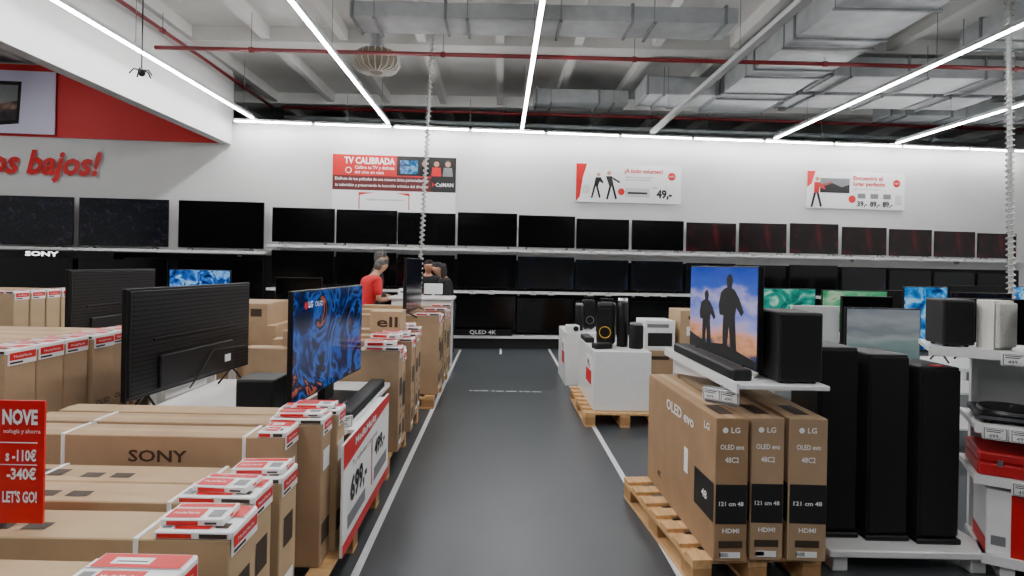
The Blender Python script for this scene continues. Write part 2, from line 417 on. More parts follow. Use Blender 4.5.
def shelf(x0,x1,z,label,d=.36):
    xc=(x0+x1)/2; t=thing('wall_shelf',label,'shelf',(xc,wy(xc)-.03,z),WA)
    L=(x1-x0)/math.cos(WA)
    MB().box((-L/2,-d,-.025),(L/2,0,0),PAINTW).obj('shelf_board',t)
    MB().box((-L/2,-d-.012,-.045),(L/2,-d,.004),PAINTW).obj('price_rail',t)
    x=-L/2+.1
    while x<L/2:
        MB().box((x-.015,-.12,-.10),(x+.015,0,-.026),PAINTW).obj('bracket',t); x+=2.3
for z in(1.9,1.1,.25): shelf(-4.32,11.0,z,'long white wall shelf with a price rail carrying televisions')
for z in(1.76,.78): shelf(-9.6,-4.36,z,'white wall shelf carrying large televisions')
struct(wquad(-9.6,11,0,.18,.28,BLKM,.31).obj('baseboard_back'))
struct(wquad(-9.6,11,.22,1.70,.015,mat('dark_backing_panel','111214',.7),.02).obj('trim_99'))
b=MB().box((-1.2,-.02,0),(1.2,0,.13),BLK); b.text('SONY',.0,.035,.075,(0,-.02,0),X_,Z_,LITW,w=.56,bold=.03)
meta(b.obj('shelf_header_sign',None,(-8.15,wy(-8.15)-.41,1.57),WA),'black header strip with glowing white lettering under the shelf','sign')
b=MB().box((-.55,-.01,0),(.55,0,.12),BLK); b.text('QLED 4K',.0,.03,.07,(0,-.01,0),X_,Z_,WHITE,w=.5,bold=.01)
meta(b.obj('shelf_header_sign',None,(-.3,wy(-.3)-.41,.26),WA),'black strip with white lettering on the lowest shelf','sign')
def tagm():
    b=MB().rbox((-.05,-.008,0),(.05,0,.065),PAINTW,.003,1)
    b.rect(-.044,.005,.044,.06,(0,-.008,0),X_,Z_,GREY); b.rect(-.04,.008,.04,.057,(0,-.008,0),X_,Z_,WHITE,.0025)
    b.text('499,-',0,.012,.018,(0,-.008,0),X_,Z_,BLACKP,w=.05,off=.004)
    b.rect(-.036,.04,.02,.044,(0,-.008,0),X_,Z_,BLACKP,.004).rect(-.036,.049,.03,.053,(0,-.008,0),X_,Z_,BLACKP,.004)
    return b
tg=None
for (x0,x1) in rows1:
    for z in(1.84,1.04):
        for dx in(-.25,.1):
            xc=(x0+x1)/2+dx; loc=(xc,wy(xc)-.405,z)
            if tg is None: tg=meta(tagm().obj('price_tag',None,loc,WA),'small white electronic price tag on the shelf rail','price tag','price tags on the wall shelves')
            else: clone(tg,loc,None,(1.15,1,1.15))

# ---------------------------------------------------------------- wall signs
def wsign(name,x0,x1,z0,z1,label,fn):
    xc=(x0+x1)/2; w=(x1-x0); h=z1-z0
    b=MB().box((-w/2,-.02,0),(w/2,0,h),WHITE); fn(b,w,h,(-w/2,-.02,0))
    return meta(b.obj(name,None,(xc,wy(xc)-.012,z0),WA),label,'sign')
def s1(b,w,h,o):
    b.rect(0,.42,w,h,o,X_,Z_,RED)
    b.rect(1.22,.72,w,h,o,X_,Z_,BLACKP,.003); b.rect(0,.42,1.88,.7,o,X_,Z_,mat('dark_red_band','5A1214',.6),.003)
    b.text('TV CALIBRADA',.22,.93,.12,o,X_,Z_,WHITE,w=.96,al='l',bold=.03,off=.006)
    b.text('Calibra tu TV y disfruta',.42,.83,.06,o,X_,Z_,WHITE,w=.75,al='l',bold=.01,off=.006)
    b.text('del cine en casa',.42,.74,.06,o,X_,Z_,WHITE,w=.55,al='l',bold=.01,off=.006)
    b.disc(.3,.8,.06,o,X_,Z_,WHITE,.004); b.disc(.3,.8,.045,o,X_,Z_,RED,.005)
    b.text('Disfruta de tus películas de una manera única personalizando',.05,.61,.055,o,X_,Z_,WHITE,w=1.78,al='l',bold=.01,off=.006)
    b.text('tu televisión y preservando la intención artística del director',.05,.49,.055,o,X_,Z_,WHITE,w=1.78,al='l',bold=.01,off=.006)
    b.rect(1.88,.42,w,.72,o,X_,Z_,BLACKP,.004); b.text('CalMAN',2.14,.53,.07,o,X_,Z_,WHITE,w=.34,bold=.02,off=.006)
    b.poly([(1.9,.52),(1.9,.61),(1.96,.565)],o,X_,Z_,RED,.006)
    for (u,c,k) in((1.75,SHIRTB,HAIRD),(1.98,SHIRTR,HAIRD),(2.2,GREY,HAIRG)):
        b.disc(u,.985,.062,o,X_,Z_,k,.0045); b.disc(u,.965,.052,o,X_,Z_,SKIN2,.005); b.poly([(u-.1,.73),(u+.1,.73),(u+.08,.9),(u-.08,.9)],o,X_,Z_,c,.005)
    b.rect(1.28,.76,1.62,1.02,o,X_,Z_,P_CYAN,.005)
    b.rect(.5,.06,.52,.38,o,X_,Z_,RED); b.rect(1.45,.06,1.47,.38,o,X_,Z_,RED)
    b.poly([(.52,.33),(.8,.38),(.52,.38)],o,X_,Z_,RED); b.poly([(1.45,.33),(1.2,.38),(1.45,.38)],o,X_,Z_,RED)
    b.text('Pregunta a nuestros vendedores',1.0,.23,.035,o,X_,Z_,BLACKP,w=.7)
wsign('wall_banner',-3.25,-.89,2.57,3.67,'red, black and white calibration banner hung on the wall',s1)
def body(b,u,v,s,o,m,lean=.0,off=.004):
    b.disc(u+lean*s,v+.9*s,.07*s,o,X_,Z_,SKIN2,off)
    b.poly([(u-.08*s,v+.45*s),(u+.08*s,v+.45*s),(u+lean*s+.11*s,v+.8*s),(u+lean*s-.11*s,v+.8*s)],o,X_,Z_,m,off)
    b.poly([(u+lean*s+.08*s,v+.8*s),(u+.3*s,v+.62*s),(u+.28*s,v+.56*s),(u+.06*s,v+.68*s)],o,X_,Z_,m,off)
    b.poly([(u-.08*s,v+.47*s),(u,v+.47*s),(u-.12*s,v),(u-.19*s,v)],o,X_,Z_,TROUS,off)
    b.poly([(u,v+.47*s),(u+.08*s,v+.47*s),(u+.2*s,v+.03*s),(u+.13*s,v)],o,X_,Z_,TROUS,off)
def s2(b,w,h,o):
    b.poly([(0,h),(.22,h),(.14,.5),(.0,.42)],o,X_,Z_,RED); b.poly([(0,.42),(.14,.5),(.08,.1),(0,.0)],o,X_,Z_,RED); b.disc(.2,.25,.09,o,X_,Z_,CREAM,.003)
    body(b,.4,.08,.52,o,SHIRTB,.1); body(b,.72,.06,.58,o,JACKET,-.1)
    b.text('¡A todo volumen!',.98,.6,.085,o,X_,Z_,RED,w=.78,al='l',bold=.03)
    b.text('Altavoces y barras de sonido',1.0,.5,.03,o,X_,Z_,BLACKP,w=.55,al='l')
    b.text('para cada rincón de tu casa',1.0,.45,.03,o,X_,Z_,BLACKP,w=.5,al='l')
    b.disc(1.95,.55,.08,o,X_,Z_,RED); b.text('NUEVO',1.95,.535,.03,o,X_,Z_,WHITE,w=.1,off=.004)
    b.rect(1.0,.12,1.5,.3,o,X_,Z_,HOUS); b.rect(1.05,.18,1.45,.22,o,X_,Z_,BLACKP,.003)
    b.disc(.92,.22,.07,o,X_,Z_,RED,.003)
    b.text('49,-',1.8,.12,.15,o,X_,Z_,BLACKP,w=.32,bold=.05); b.text('desde',1.6,.3,.03,o,X_,Z_,BLACKP)
wsign('wall_banner',1.47,3.62,2.89,3.65,'white promotional banner with two dancing people and red lettering',s2)
def s3(b,w,h,o):
    b.poly([(0,h),(.18,h),(.1,.5),(.0,.42)],o,X_,Z_,RED)
    b.rect(.28,.32,.92,.62,o,X_,Z_,GREY,.002); b.poly([(.28,.32),(.92,.32),(.92,.5),(.75,.44),(.55,.52),(.28,.42)],o,X_,Z_,BLACKP,.003); b.poly([(.28,.42),(.55,.52),(.5,.55),(.28,.48)],o,X_,Z_,LIP,.003); body(b,.2,.02,.64,o,RED,.03,.005)
    b.text('Encuentra el',1.0,.6,.08,o,X_,Z_,RED,w=.64,al='l',bold=.03); b.text('lugar perfecto',1.0,.48,.08,o,X_,Z_,RED,w=.7,al='l',bold=.03)
    b.text('Soportes para todos los televisores',1.0,.4,.028,o,X_,Z_,BLACKP,w=.6,al='l')
    for i,(p) in enumerate(('39,-','89,-','89,-')):
        b.text(p,1.2+i*.28,.06,.1,o,X_,Z_,BLACKP,w=.22,bold=.04); b.rect(1.1+i*.28,.22,1.27+i*.28,.32,o,X_,Z_,GREY)
    b.disc(1.95,.55,.08,o,X_,Z_,RED); b.text('NUEVO',1.95,.535,.03,o,X_,Z_,WHITE,w=.1,off=.004); b.disc(.98,.2,.08,o,X_,Z_,RED)
    b.rect(1.92,.1,2.07,.3,o,X_,Z_,HOUS)
wsign('wall_banner',6.26,8.39,2.9,3.66,'white promotional banner with a person in red and prices',s3)
b=MB(); b.text('os bajos!',0,0,.42,(0,0,0),X_,Z_,RED,w=1.95,al='l',bold=.035,shear=.25,off=.01)
meta(b.obj('wall_lettering',None,(-9.38,wy(-9.38)-.03,3.12),WA),'large red italic slogan lettering on the white wall','lettering')
b=MB().box((-1.5,-.02,0),(.40,0,1.15),LAV); o=(0,-.02,0)
b.poly([(-.75,.12),(-.22,.18),(-.18,.95),(-.7,.95)],o,X_,Z_,BLK); b.poly([(-.7,.2),(-.26,.25),(-.24,.88),(-.66,.88)],o,X_,Z_,GREY,.004); b.poly([(-.7,.2),(-.26,.25),(-.25,.6),(-.68,.5)],o,X_,Z_,P_TVPH,.005)
meta(b.obj('wall_poster',None,(-8.65,wy(-8.65)-.045,3.84),WA),'pale lavender poster with a dark device on the red wall band','poster')

# ---------------------------------------------------------------- cartons
def carton(L,T,H,label,loc,rot=0,m=CARD,prints=(),group=None,sticker=None,straps=(),name='television_carton',cat='cardboard box',tape=True):
    t=thing(name,label,cat,loc,rot,group)
    b=MB().rbox((-L/2,-T/2,0),(L/2,T/2,H),m,.004,1)
    F={'front':((0,-T/2,0),X_,Z_),'right':((L/2,0,0),Y_,Z_),'back':((0,T/2,0),(-1,0,0),Z_),'left':((-L/2,0,0),(0,-1,0),Z_),'top':((0,0,H),X_,Y_)}
    if tape: b.rect(-L/2,-.02,L/2,.02,*F['top'],CARD2,.001)
    for p in prints:
        f=F[p[1]]
        if p[0]=='t': b.text(p[2],p[3],p[4],p[5],*f,p[7],w=p[6],bold=.02,off=.003)
        elif p[0]=='r': b.rect(p[2],p[3],p[4],p[5],*f,p[6],.002)
        elif p[0]=='d': b.disc(p[2],p[3],p[4],*f,p[5],.002)
    b.obj('carton_body',t)
    e=.005
    for x in straps:
        MB().box((x-.007,-T/2-e,0.001),(x+.007,-T/2,H+e),WHITE).box((x-.007,-T/2,H),(x+.007,T/2,H+e),WHITE).box((x-.007,T/2,.001),(x+.007,T/2+e,H+e),WHITE).obj('strap',t)
    if sticker:
        q=abs(sticker); x1=L/2+.003; x0=L/2-q; th=.026
        s=MB().rbox((x0,-T/2-.001,H+.001),(x1,T/2+.001,H+th),WHITE,.003,1)
        oT=(0,0,H+th)
        s.rect(x0+.008,T*.04,x1-.008,T*.46,oT,X_,Y_,RED)
        s.rect(x0+q*.22,-T*.42,x0+q*.70,-T*.06,oT,X_,Y_,RED)
        s.text('MediaMarkt',x0+q*.46,-T*.28,T*.09,oT,X_,Y_,WHITE,w=q*.38,bold=.02)
        s.rect(x0+.012,-T*.4,x0+q*.18,-T*.1,oT,X_,Y_,GREY); s.rect(x0+q*.75,-T*.38,x1-.02,-T*.2,oT,X_,Y_,BROWNP)
        s.rect(x0+q*.2,T*.14,x0+q*.62,T*.34,oT,X_,Y_,WHITE,.0026); s.rect(x0+q*.25,T*.2,x0+q*.58,T*.23,oT,X_,Y_,BROWNP,.0032)
        s.rect(x0,-T*.012,x1,T*.012,oT,X_,Y_,GREY,.0025)
        s.rect(x0+.01,H+.006,x0+q*.5,H+th-.006,(0,-T/2-.001,0),X_,Z_,RED)
        s.rect(x0+q*.6,H+.006,x1-.01,H+th-.006,(0,-T/2-.001,0),X_,Z_,BROWNP)
        s.box((x1,-T/2+.006,H-.055),(x1+.004,T/2-.006,H+th-.004),WHITE)
        oE=(x1+.004,0,0)
        s.rect(-T/2+.012,H-.03,T/2-.012,H+.008,oE,Y_,Z_,RED); s.rect(-T/2+.014,H-.048,0,H-.038,oE,Y_,Z_,BLACKP)
        s.text('MediaMarkt',0,H-.018,.012,oE,Y_,Z_,WHITE,w=T*.6)
        s.obj('promotional_sleeve',t)
    return t
def tall_end(T,H):
    return [('r','right',-T*.3,.08,T*.3,.2,BROWNP),('t','right','HDMI',0,.24,.025,T*.5,BROWNP),('t','right','4K',0,.32,.04,T*.4,BROWNP)]
def pallet(loc,rot,label,L=1.2,W=.8):
    t=thing('wooden_pallet',label,'pallet',loc,rot)
    b=MB(); n=7
    for i in range(n):
        x=-L/2+ (L-.1)*i/(n-1); b.rbox((x,-W/2,.122),(x+.1,W/2,.144),WOOD,.002,1)
    b.obj('top_deck',t)
    b=MB()
    for y in(-W/2,-.05,W/2-.1): b.rbox((-L/2,y,.1),(L/2,y+.1,.122),WOOD,.002,1)
    b.obj('stringer_board',t)
    for y in(-W/2,-.05,W/2-.1):
        for x in(-L/2,-.07,L/2-.14): MB().rbox((x,y,.022),(x+.14,y+.1,.1),WOODD,.003,1).obj('spacer_block',t)
    b=MB()
    for y in(-W/2,-.05,W/2-.1): b.rbox((-L/2,y,0),(L/2,y+.1,.022),WOOD,.002,1)
    b.obj('bottom_runner',t)
    return t
PZ=.145
pallet((-1.46,1.95,0),0,'pale wooden pallet under the cartons beside the aisle',1.2,1.1)
pallet((-1.45,3.17,0),0,'pale wooden pallet under the promotional table',1.35,1.25)
pallet((-1.40,4.98,0),0,'pale wooden pallet under a row of television cartons',1.2,1.6)
pallet((-1.3,7.1,0),0,'pale wooden pallet under a row of television cartons',1.2,1.7)
for (yc,dx,Hh,T,q) in ((2.335,0,.57,.175,.22),(2.125,-.02,.58,.175,.27),(1.9,.01,.565,.2,.24),(1.6,-.03,.555,.175,.27)):
    pr=[('r','top',-.45,-.04,-.28,.03,BROWNP),('r','top',-.2,-.05,-.12,.0,BROWNP),('r','top',-.08,-.05,.0,.0,BROWNP),
        ('r','front',-.5,.2,-.3,.4,BROWNP),('r','right',-.05,.3,.05,.42,BROWNP),('r','right',-.06,.1,.06,.18,WHITE)]
    carton(1.25,T,Hh,'long brown television carton with red and white sleeve on its end',(-1.475+dx,yc,PZ),dx*.3,CARD2,pr,'cartons nearest the aisle',q,(-.35,.33))
# flat red and white packs lying on the sleeves
def pack(w,d,h,loc,rot,label):
    t=thing('flat_pack',label,'small box',loc,rot,'flat red and white packs on the cartons')
    b=MB().rbox((-w/2,-d/2,0),(w/2,d/2,h),WHITE,.002,1); o=(0,0,h)
    b.rect(-w*.46,-d*.42,w*.1,d*.1,o,X_,Y_,RED); b.rect(-w*.46,d*.2,w*.46,d*.42,o,X_,Y_,RED); b.rect(w*.2,-d*.35,w*.42,d*.05,o,X_,Y_,GREY)
    b.text('MediaMarkt',-w*.18,-d*.22,d*.12,o,X_,Y_,WHITE,w=w*.42)
    b.rect(-w*.4,h*.2,w*.1,h*.8,(0,-d/2,0),X_,Z_,RED); b.rect(w*.2,h*.3,w*.4,h*.6,(0,-d/2,0),X_,Z_,BROWNP)
    b.obj('pack_body',t); MB().rbox((w*.465,-d*.1,h*.25),(w*.502,d*.1,h*.75),RED,.001,1).obj('pull_tab',t)
for (x,y,z,r) in ((-.96,2.34,.743,.06),(-1.0,2.13,.753,-.05),(-.98,1.9,.738,.03)):
    pack(.2,.13,.022,(x,y,z),r,'flat red and white pack lying on a carton sleeve')
pr=[('t','front','SONY',.12,.557,.05,.26,BROWNP),('r','front',-.5,.2,-.2,.4,BROWNP),('r','right',-.05,.45,.05,.55,WHITE),('r','right',-.06,.1,.06,.2,BROWNP)]
carton(1.35,.17,.67,'large brown television carton with dark lettering and white straps',(-1.615,2.6,PZ),0,CARD,pr,'tall cartons behind the front stack',.12,(-.3,.5))
carton(1.4,.15,.68,'large brown television carton with red and white sleeve',(-1.53,2.77,PZ),0.006,CARD,pr,'tall cartons behind the front stack',.25,(-.37,))
carton(1.4,.13,.685,'large brown television carton with red and white sleeve',(-1.50,2.92,PZ),0,CARD2,pr,'tall cartons behind the front stack',.3)
pack(.22,.1,.02,(-.95,2.77,.853),.05,'flat red and white pack lying on a carton sleeve')
pack(.2,.1,.02,(-.93,2.92,.858),-.04,'flat red and white pack lying on a carton sleeve')
t=thing('display_table','white display table with a red and white price panel','table',(-1.42,3.72,0))
MB().rbox((-.7,-.62,.655),(.6,.62,.69),PAINTW,.005,1).obj('table_top',t)
for x in(-.64,.5):
    for y in(-.52,.55): MB().rbox((x-.025,y-.025,.145 if (y<0 and x>-.6) else .0),(x+.025,y+.025,.655),PAINTW,.004,1).obj('leg',t)
b=MB().box((.66,-.93,.145),(.672,.2,.70),WHITE); o=(.672,-.365,.145)
b.poly([(-.565,.555),(-.565,.43),(.565,.50),(.565,.555)],o,Y_,Z_,RED); b.text('MediaMarkt',-.1,.49,.04,o,Y_,Z_,WHITE,w=.5,bold=.03,off=.004)
b.text('699,-',-.25,.22,.12,o,Y_,Z_,BLACKP,w=.36,bold=.04); b.text('499,-',.28,.27,.09,o,Y_,Z_,BLACKP,w=.3,bold=.04)
b.text('Tu televisor por solo',-.1,.39,.03,o,Y_,Z_,BLACKP,w=.6); b.rect(-.565,0,.565,.06,o,Y_,Z_,RED); b.rect(.05,.12,.07,.4,o,Y_,Z_,RED)
b.rect(-.48,.1,-.1,.17,o,Y_,Z_,GREY); b.rect(.12,.12,.5,.2,o,Y_,Z_,GREY)
b.box((.6,-.6,.66),(.66,.18,.68),WHITE)
b.obj('price_panel',t)
def tv_logo(b,w,h,l):
    b.disc(-w*.36,l+h*.86,.022,(0,-.0145,0),X_,Z_,RED,.002); b.text('LG',-w*.36+.06,l+h*.84,.035,(0,-.0145,0),X_,Z_,WHITE,w=.06,bold=.03); b.text('OLED',-w*.2,l+h*.84,.03,(0,-.0145,0),X_,Z_,WHITE,w=.12)
tv('television',1.17,.64,P_ABS,'large television showing a dark blue abstract picture on the table',(-1.105,3.74,.69),pi/2-.087,None,'plate',.1,False,tv_logo)
tv('television',1.22,.62,SCR,'large black television seen from its ribbed rear side',(-1.975,3.7,.69),-pi/2-.11,None,'feet',.12,True)
def soundbar(loc,rot,L,label):
    t=thing('soundbar',label,'soundbar',loc,rot)
    MB().rbox((-L/2,-.05,0),(L/2,.05,.06),BLKM,.014,3).obj('soundbar_body',t)
    MB().rbox((-L/2+.02,-.054,.008),(L/2-.02,-.049,.052),CLOTH,.002,1).obj('grille',t)
soundbar((-.88,3.7,.69),pi/2,.95,'long black soundbar lying on the table edge')
def sub(loc,rot,w,d,h,label,m=BLKM,cone=False,name='subwoofer'):
    t=thing(name,label,'speaker',loc,rot)
    MB().rbox((-w/2,-d/2,.01),(w/2,d/2,h),m,.01,2).obj('cabinet',t)
    if cone:
        MB().rbox((-w/2+.012,-d/2-.008,.022),(w/2-.012,-d/2+.001,h-.012),CLOTH if m is BLKM else CREAM,.004,1).obj('grille',t)
        for z,r in((h*.36,w*.32),(h*.76,w*.14)):
            MB().lathe([(r,.0),(r*1.05,.006),(r*.9,.008),(r*.5,-.002),(0,.004)],(0,-d/2-.008,z),CONE,20,'y').obj('driver',t)
    else: MB().rbox((-w/2+.01,-d/2-.006,.02),(w/2-.01,-d/2+.001,h-.01),CLOTH,.003,1).obj('grille',t)
    for x in(-w/2+.03,w/2-.03):
        for y in(-d/2+.03,d/2-.03): MB().cyl((x,y,0),(x,y,.012),.012,.012,BLK,8).obj('rubber_foot',t)
    return t
sub((-1.36,3.3,.69),0,.22,.22,.24,'small matte black subwoofer on the table between the televisions')
meta(tagm().obj('price_tag',None,(-.84,3.12,.69),.7),'white price tag card standing on the table corner','price tag')
g3=carton(1.25,.185,.955,'brown television carton standing upright with red and white sleeve',(-3.08,2.93,PZ),0,CARD,
   [('t','right','OLED',0,.55,.03,.12,BROWNP),('r','right',-.06,.35,.06,.5,BROWNP),('t','front','LG',.3,.6,.08,None,BROWNP)]+tall_end(.185,.95),'upright cartons in the side aisle',.2)
for i in range(1,6): clone(g3,(-3.08+random.uniform(-.02,.02),2.93+.2*i,PZ))
pallet((-3.0,3.43,0),0,'pale wooden pallet under the upright cartons',1.2,1.2)
g4=carton(1.1,.17,1.1,'brown television carton standing upright in the side row',(-5.0,5.3,PZ),0,CARD2,tall_end(.17,1.1)+[('r','front',.2,.75,.35,.95,RED)],'upright cartons in the farther side row',.18)
for i in range(1,6): clone(g4,(-5.0,5.3+.19*i,PZ))
pallet((-5.0,5.78,0),0,'pale wooden pallet under cartons in the side row',1.1,1.2)
g5=carton(1.2,.155,.78,'brown television carton standing upright with its end to the aisle',(-1.36,4.45,PZ),0,CARD,
   [('r','right',-.055,.42,.055,.56,BROWNP),('r','right',-.05,.05,.05,.12,WHITE)]+tall_end(.155,.78),'upright cartons along the aisle',.26)
g5b=carton(1.15,.165,.72,'pale brown television carton standing upright with its end to the aisle',(-1.34,4.625,PZ),0,CARD2,
   [('r','right',-.06,.3,.06,.5,BLACKP),('t','right','55',0,.52,.05,.08,BROWNP)]+tall_end(.165,.72),'upright cartons along the aisle',.34)
y=4.8
for i in range(6):
    clone(g5 if i%3 else g5b,(-1.36+random.uniform(-.03,.02),y,PZ),0,(1,1,random.choice((1,.97,1.02)))); y+=.175
y=6.4
for i in range(9):
    clone(g5b if i%4 else g5,(-1.25+random.uniform(-.02,.02),y,PZ),0,(1,1,1.12+random.choice((0,.03)))); y+=.178
carton(.28,.3,.19,'small tan carton with partly hidden dark lettering lying on the row',(-1.03,5.3,PZ+.825),0,CARD2,[('t','front','ell',.02,.05,.09,.19,BROWNP)],name='small_carton')
carton(.3,.25,.14,'small white and red carton on top of the row',(-1.5,5.1,PZ+.8),.1,WHITE,[('r','front',-.15,0,.15,.06,RED),('t','front','HD',.0,.08,.03,None,BLACKP)],name='small_carton',tape=False)
carton(.5,.3,.12,'flat brown carton lying on top of the row',(-1.45,4.62,PZ+.785),.05,CARD,[('r','top',-.2,-.1,.1,.1,WHITE),('r','top',-.18,-.08,-.02,.0,RED)],name='small_carton')
for (x,y,z,r) in ((-.92,4.46,PZ+.808,.1),(-.95,4.84,PZ+.82,-.15),(-.9,5.02,PZ+.82,.1),(-.95,5.68,PZ+.82,.2)):
    pack(.24,.14,.035,(x,y,z),r,'flat red and white pack lying on a carton sleeve')
tv('television',1.2,.62,P_DARK,'dark television facing the aisle among the cartons',(-1.02,6.75,.99),pi/2,None,'feet',.05)
pallet((-2.45,5.6,0),0,'pale wooden pallet under stacked cartons',.8,.9)
for (z,h,dx,l) in ((PZ,.5,0,'large brown carton at the bottom of the stack'),(PZ+.5,.36,.03,'brown carton in the middle of the stack'),(PZ+.86,.2,-.05,'brown carton on top of the stack')):
    carton(.5,.6,h,l,(-2.33+dx,5.5,z),.03,CARD,[('r','front',-.2,.05,-.1,.15,WHITE),('r','front',.1,.08,.2,.15,BROWNP),('r','front',-.1,.03,.05,.1,RED)],name='large_carton')
def table(x0,x1,y0,y1,z,label,m=PAINTW):
    t=thing('display_table',label,'table',((x0+x1)/2,(y0+y1)/2,0)); w=(x1-x0)/2; d=(y1-y0)/2
    MB().rbox((-w,-d,z-.035),(w,d,z),m,.005,1).obj('table_top',t)
    for sx in(-1,1):
        for sy in(-1,1): MB().rbox((sx*(w-.04)-.025,sy*(d-.04)-.025,0),(sx*(w-.04)+.025,sy*(d-.04)+.025,z-.035),m,.004,1).obj('leg',t)
    MB().rbox((-w+.06,-d+.05,.25),(w-.06,d-.05,.28),m,.004,1).obj('lower_shelf',t)
    return t
table(-3.0,-2.3,4.6,5.05,.9,'white side display table behind the televisions')
carton(.5,.4,.18,'brown carton with red label on the side table',(-2.6,4.83,.9),.1,CARD2,[('r','front',-.2,.05,0,.12,RED)],name='large_carton')
table(-3.9,-3.05,4.25,6.85,.84,'white display table in the side zone')
tv('television',1.08,.6,SCR,'black television seen from behind in the side zone',(-3.28,4.85,.84),-pi/2,None,'feet',.06,True)
tv('television',.7,.4,P_BLUE,'small television showing a bright blue picture',(-3.42,6.5,.84),0,None,'plate',.24)
table(-3.0,-2.35,7.3,7.9,.9,'white display table near the counter')
tv('television',.6,.4,SCR,'black television on a table near the counter',(-2.68,7.6,.9),0.1,None,'feet',.08)

t=thing('counter_sign','red promotional sign panel standing on the cartons','sign',(-1.676,1.86,.727),0)
MB().rbox((-.12,-.04,0),(.06,.04,.006),WHITE,.002,1).obj('sign_base',t)
b=MB().box((-.2,-.004,.0),(.2,.004,.4),RED); o=(.2,-.004,.04)
b.text('NOVE',-.02,.285,.045,o,X_,Z_,WHITE,w=.115,al='r',bold=.04); b.text('nología y ahorra',-.01,.255,.013,o,X_,Z_,WHITE,w=.12,al='r')
b.text('s -110€',-.022,.165,.034,o,X_,Z_,WHITE,w=.10,al='r',bold=.03); b.text('-340€',-.022,.105,.034,o,X_,Z_,WHITE,w=.095,al='r',bold=.03)
b.text("LET'S GO!",-.018,.03,.034,o,X_,Z_,WHITE,w=.112,al='r',bold=.03); b.rect(-.3,.222,-.02,.225,o,X_,Z_,WHITE); b.rect(-.3,.15,-.02,.153,o,X_,Z_,WHITE)
b.obj('sign_panel',t)

# ---------------------------------------------------------------- counter and people
t=thing('service_counter','white service counter standing behind the cartons','counter',(-1.18,8.68,0))
MB().rbox((-.42,-.25,.0),(.46,.25,1.06),PAINTW,.01,1).obj('counter_body',t)
MB().rbox((-.46,-.29,1.06),(.5,.29,1.1),PAINTW,.008,1).obj('counter_top',t)
t=thing('computer_monitor','white-backed monitor on the service counter','monitor',(-1.0,8.6,1.1),.1)
MB().rbox((-.14,0,.04),(.14,.03,.2),PAINTW,.01,1).obj('monitor_housing',t); MB().rbox((-.1,-.05,0),(.1,.1,.01),PAINTW,.003,1).box((-.02,.02,.01),(.02,.04,.15),PAINTW).obj('monitor_stand',t)
t=thing('receipt_printer','small white printer on the service counter','printer',(-1.42,8.6,1.1),0)
MB().rbox((-.1,-.1,0),(.1,.1,.12),PAINTW,.015,2).obj('printer_body',t); MB().box((-.06,-.102,.06),(.06,-.098,.08),BLK).obj('paper_slot',t)

def skin(name,chains,par,m,sub=1):
    vs=[];rs=[];es=[];idx={}
    for ch in chains:
        prev=None
        for p,r in ch:
            k=tuple(round(a,4) for a in p)
            if k not in idx:
                idx[k]=len(vs); vs.append(p); rs.append(r if isinstance(r,tuple) else (r,r))
            i=idx[k]
            if prev is not None and prev!=i and (prev,i) not in es and (i,prev) not in es: es.append((prev,i))
            prev=i
    me=bpy.data.meshes.new(name); me.from_pydata(vs,es,[]); me.materials.append(m)
    o=bpy.data.objects.new(name,me); COL.objects.link(o); o.parent=par
    md=o.modifiers.new('s','SKIN'); md.use_smooth_shade=True
    if not me.skin_vertices:
        bpy.context.view_layer.objects.active=o; bpy.ops.mesh.customdata_skin_add()
    sk=me.skin_vertices[0].data
    for i,r in enumerate(rs): sk[i].radius=r; sk[i].use_root=(i==0)
    s=o.modifiers.new('u','SUBSURF'); s.levels=sub; s.render_levels=sub
    return o
